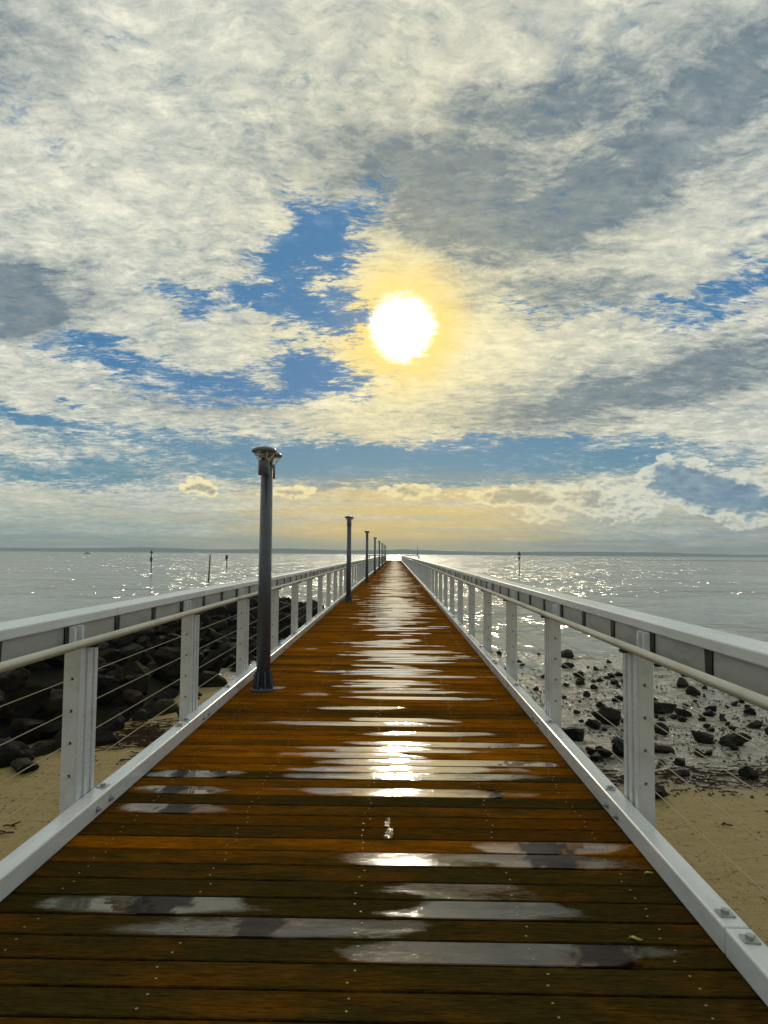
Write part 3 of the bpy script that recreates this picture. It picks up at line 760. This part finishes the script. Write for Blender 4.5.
# breakwater beside the pier on the left
def crest(x, y):     # height of the rubble surface
    start = 9.3 + max(0, (-x - 4.6)) * .0
    toe = -3.75 - .9 * max(0, min(1, (12.5 - y) / 3.2)) + .25 * mn.noise(Vector((y * .4, 0, 0)))
    t = (toe - x) / 2.7
    if t < 0: return None
    u = min(1, t); h = -1.35 + 1.08 * (u ** .8)
    e = min(1, max(0, (y - 8.9) / 2.2)) ; h = -1.35 + (h + 1.35) * e ** .6
    e2 = min(1, max(0, (37.5 - y) / 5.5)); h = -1.5 + (h + 1.5) * e2 ** .6
    if y < 9.0 or y > 37.5: return None
    return h
bm = bmesh.new(); G = []
mx = [-3.2 - .35 * i for i in range(22)]; my = [8.6 + .5 * j for j in range(60)]
for y in my:
    row = []
    for x in mx:
        h = crest(x, y); 
        if x < -7.6 and h is not None: h = h - (-7.6 - x) * .45
        row.append(bm.verts.new((x, y, (h if h is not None else -1.7) - .22)))
    G.append(row)
for j in range(len(my) - 1):
    for i in range(len(mx) - 1): bm.faces.new((G[j][i], G[j][i + 1], G[j + 1][i + 1], G[j + 1][i]))
bmesh.ops.recalc_face_normals(bm, faces=bm.faces)
tag(link_mesh('rubble_bank', bm, M_rock, smooth=True), kind='structure')
rnd = random.Random(5); placed = []
tries = 0
while len(placed) < 298 and tries < 30000:
    tries += 1
    y = 9.2 + 28 * rnd.random() ** 1.25; x = rnd.uniform(-7.3, -3.6)
    h = crest(x, y)
    if h is None: continue
    r = rnd.choice((.26, .31, .37, .43, .52)) * rnd.uniform(.85, 1.15)
    if y < 12 and x < -4.5: r = max(r, .42)
    if any((x - a) ** 2 + (y - b2) ** 2 < (.56 * (r + c2)) ** 2 for a, b2, c2 in placed): continue
    placed.append((x, y, r))
    o = bpy.data.objects.new('boulder', rnd.choice(BR)); col.objects.link(o)
    o.location = (x, y, h - .10 * r); o.rotation_euler = (rnd.uniform(-.5, .5), rnd.uniform(-.5, .5), rnd.uniform(0, 6.28)); o.scale = (r * rnd.uniform(.95, 1.25),) + (r,) * 2
    if y < 12.5: lab, gr = 'big dark boulder at the near end of the breakwater, behind the first left posts', 'boulders at the near end of the breakwater'
    elif h > -.5: lab, gr = 'dark boulder on the top of the breakwater left of the pier', 'boulders on the breakwater crest'
    elif y < 24: lab, gr = 'dark boulder on the slope of the breakwater facing the pier', 'boulders on the breakwater slope'
    else: lab, gr = 'dark boulder at the far end of the breakwater, near the open water', 'boulders at the far end of the breakwater'
    tag(o, lab, 'boulder', gr)

# loose rocks on the mud flat to the right
def loose(x, y, r, lab, gr=None, sink=.25, me=None, mesh_rot=None):
    o = bpy.data.objects.new('rock', me or rnd.choice(SR)); col.objects.link(o)
    o.location = (x, y, beach_h(x, y) + r * (.62 - sink) * .8); o.rotation_euler = (rnd.uniform(-.3, .3), rnd.uniform(-.3, .3), rnd.uniform(0, 6.28)) if mesh_rot is None else mesh_rot
    o.scale = (r * rnd.uniform(1, 1.35), r * rnd.uniform(.9, 1.15), r * rnd.uniform(.85, 1.2)); tag(o, lab, 'rock', gr); return o
loose(2.95, 8.15, .20, 'flat dark rock alone on the sand just right of the near right post')
loose(-4.65, 8.95, .19, 'small dark rock alone on the sand at the far left, before the breakwater')
loose(5.15, 10.9, .22, 'large square cut dark rock on the mud, upper right beneath the handrail')
loose(3.72, 12.3, .27, 'big pointed dark rock on the mud just right of the near right post')
loose(5.05, 13.6, .24, 'blocky dark rock with a flat base, near the right edge on the mud')
loose(2.72, 11.2, .22, 'upright dark rock on the mud between the near and second right posts')
loose(2.9, 9.9, .18, 'low dark rock on the mud left of the near right post')
pl = []; tries = 0
while len(pl) < 265 and tries < 20000:
    tries += 1
    y = 8.3 + 13.5 * rnd.random() ** .8; x = rnd.uniform(1.7, 1.0 + .60 * y)
    r = .048 * math.exp(rnd.gauss(0, .55)) + .030
    if rnd.random() < .14: r += rnd.uniform(.03, .09)
    if x < 3.2: r *= .8
    if y > 17 and rnd.random() < .5: continue
    if y < 9.6 and rnd.random() < .6: continue
    if any((x - a) ** 2 + (y - b2) ** 2 < (.9 * (r + c2)) ** 2 for a, b2, c2 in pl): continue
    pl.append((x, y, r))
    if r > .19: lab, gr = 'larger dark rock lying on the wet mud flat right of the pier', 'larger rocks on the mud flat'
    elif y < 11: lab, gr = 'small dark rock on the mud next to the sand, right of the pier', 'small rocks between sand and mud'
    elif y < 16: lab, gr = 'small dark rock in the middle of the wet mud flat', 'small rocks in the middle of the mud flat'
    else: lab, gr = 'small dark rock at the edge of the water right of the pier', 'small rocks at the waterline'
    loose(x, y, r, lab, gr)
for k in range(24):      # a few at the foot of the breakwater
    y = rnd.uniform(10, 30); loose(-3.2 + rnd.uniform(-.5, .4), y, rnd.uniform(.07, .2), 'small dark rock at the foot of the breakwater beside the pier', 'small rocks at the foot of the breakwater')

# pebbles and shell fragments strewn over the mud: uncountable
bm = bmesh.new()
def chip(bm, x, y, r):
    z = max(beach_h(x, y), SEA - .01); a0 = rnd.random() * 6; n = 5; h = r * rnd.uniform(.5, 1.0)
    top = bm.verts.new((x + r * .2 * rnd.uniform(-1, 1), y, z + h)); ring = [bm.verts.new((x + r * rnd.uniform(.7, 1.3) * math.cos(a0 + k * 6.283 / n), y + r * rnd.uniform(.7, 1.2) * math.sin(a0 + k * 6.283 / n), z - .01)) for k in range(n)]
    for k in range(n): bm.faces.new((ring[k], ring[(k + 1) % n], top))
for k in range(9000):
    y = 8.2 + 10.5 * rnd.random(); x = rnd.uniform(1.5, 1.0 + .62 * y)
    if mn.noise(Vector((x * .9, y * .9, 7))) + .2 * rnd.random() < .02: continue
    chip(bm, x, y, .010 + .035 * rnd.random() ** 2.5)
for k in range(1500):
    y = rnd.uniform(5.5, 11) ; x = rnd.uniform(-5.2, -1.9)
    if mn.noise(Vector((x * 1.3, y * 2.6, 17))) < .0: continue
    chip(bm, x, y, .004 + .020 * rnd.random() ** 3)
for k in range(700):
    y = rnd.uniform(5, 8.6); x = rnd.uniform(1.6, 5.5)
    if mn.noise(Vector((x * 1.1, y * 2.6, 27))) < .05: continue
    chip(bm, x, y, .004 + .014 * rnd.random() ** 3)
tag(link_mesh('pebbles', bm, M_pebble), 'dark pebbles and shell bits strewn over the wet mud and sand', 'pebbles', kind='stuff')

# washed up weed: ragged strands in lines
bm = bmesh.new()
def strand(bm, x, y, L, a):
    n = 6; pts = []
    for i in range(n):
        t = i / (n - 1); pts.append((x + L * t * math.cos(a) + .03 * rnd.gauss(0, 1), y + L * t * math.sin(a) + .02 * rnd.gauss(0, 1)))
    w_ = .002 + .006 * rnd.random(); prev = None
    for i, (px_, py_) in enumerate(pts):
        z = beach_h(px_, py_) + .012 + .012 * rnd.random(); ww = w_ * (1 - abs(2 * i / (n - 1) - 1) * .7)
        cur = (bm.verts.new((px_, py_ - ww, z - .006)), bm.verts.new((px_, py_, z + .008)), bm.verts.new((px_, py_ + ww, z - .006)))
        if prev:
            for k in range(2): bm.faces.new((prev[k], cur[k], cur[k + 1], prev[k + 1]))
        prev = cur
for k in range(420):
    x = rnd.uniform(1.6, 8); strand(bm, x, 8.55 + .10 * x + .28 * rnd.gauss(0, 1) + .15 * math.sin(x * 2), rnd.uniform(.05, .28), rnd.gauss(.1, .35))
for k in range(6):
    x = rnd.uniform(1.6, 5); strand(bm, x, 7.2 + .1 * x + .16 * rnd.gauss(0, 1), rnd.uniform(.04, .16), rnd.gauss(.1, .3))
for k in range(600):
    x = rnd.uniform(-4.3, -1.9); strand(bm, x, 10.4 + .45 * rnd.gauss(0, 1) - .3 * (x + 3), rnd.uniform(.05, .3), rnd.gauss(.2, .5))
for k in range(30):
    x = rnd.uniform(-4.3, -1.9); strand(bm, x, rnd.choice((6.4, 7.2)) + .25 * rnd.gauss(0, 1), rnd.uniform(.03, .14), rnd.gauss(.2, .5))
tag(link_mesh('seaweed', bm, M_weed), 'brown washed up weed lying in ragged lines on the sand', 'seaweed', kind='stuff')

# small fallen leaves on the deck
def leaf(x, y, r, a, label):
    bm = bmesh.new(); top = []; n = 7
    mid = [bm.verts.new(((t / (n - 1) - .5) * 2 * r, 0, .004 + .010 * math.sin(t * .5))) for t in range(n)]
    for sg in (1, -1):
        e = [mid[0]] + [bm.verts.new(((t / (n - 1) - .5) * 2 * r, sg * r * .42 * math.sin(math.pi * t / (n - 1)), .010 + .004 * math.sin(t))) for t in range(1, n - 1)] + [mid[-1]]
        for t in range(n - 1):
            vs = []
            for v in (mid[t], mid[t + 1], e[t + 1], e[t]):
                if v not in vs: vs.append(v)
            if len(vs) > 2: bm.faces.new(vs if sg > 0 else vs[::-1])
    o = link_mesh('leaf', bm, M_leaf); o.location = (x, y, .003); o.rotation_euler.z = a; tag(o, label, 'leaf'); return o
leaf(1.245, 3.52, .028, .3, 'small yellow green leaf at the foot of the right kerb')
leaf(.98, 2.93, .030, -.2, 'olive green leaf lying over a plank gap near the right kerb')

# ------------------------------------------------------------------ sea haze
bm = bmesh.new(); box(bm, -3300, 3300, -700, 2900, -6.0, 34)
hz_m = bpy.data.materials.new('haze_air'); hz_m.use_nodes = True; ht = hz_m.node_tree; ht.nodes.clear()
ho = ht.nodes.new('ShaderNodeOutputMaterial'); pv = ht.nodes.new('ShaderNodeVolumePrincipled')
pv.inputs['Color'].default_value = (.74, .90, 1.0, 1); pv.inputs['Density'].default_value = .00042; pv.inputs['Anisotropy'].default_value = 0.2
ht.links.new(pv.outputs[0], ho.inputs['Volume'])
tag(link_mesh('haze', bm, hz_m), kind='stuff')
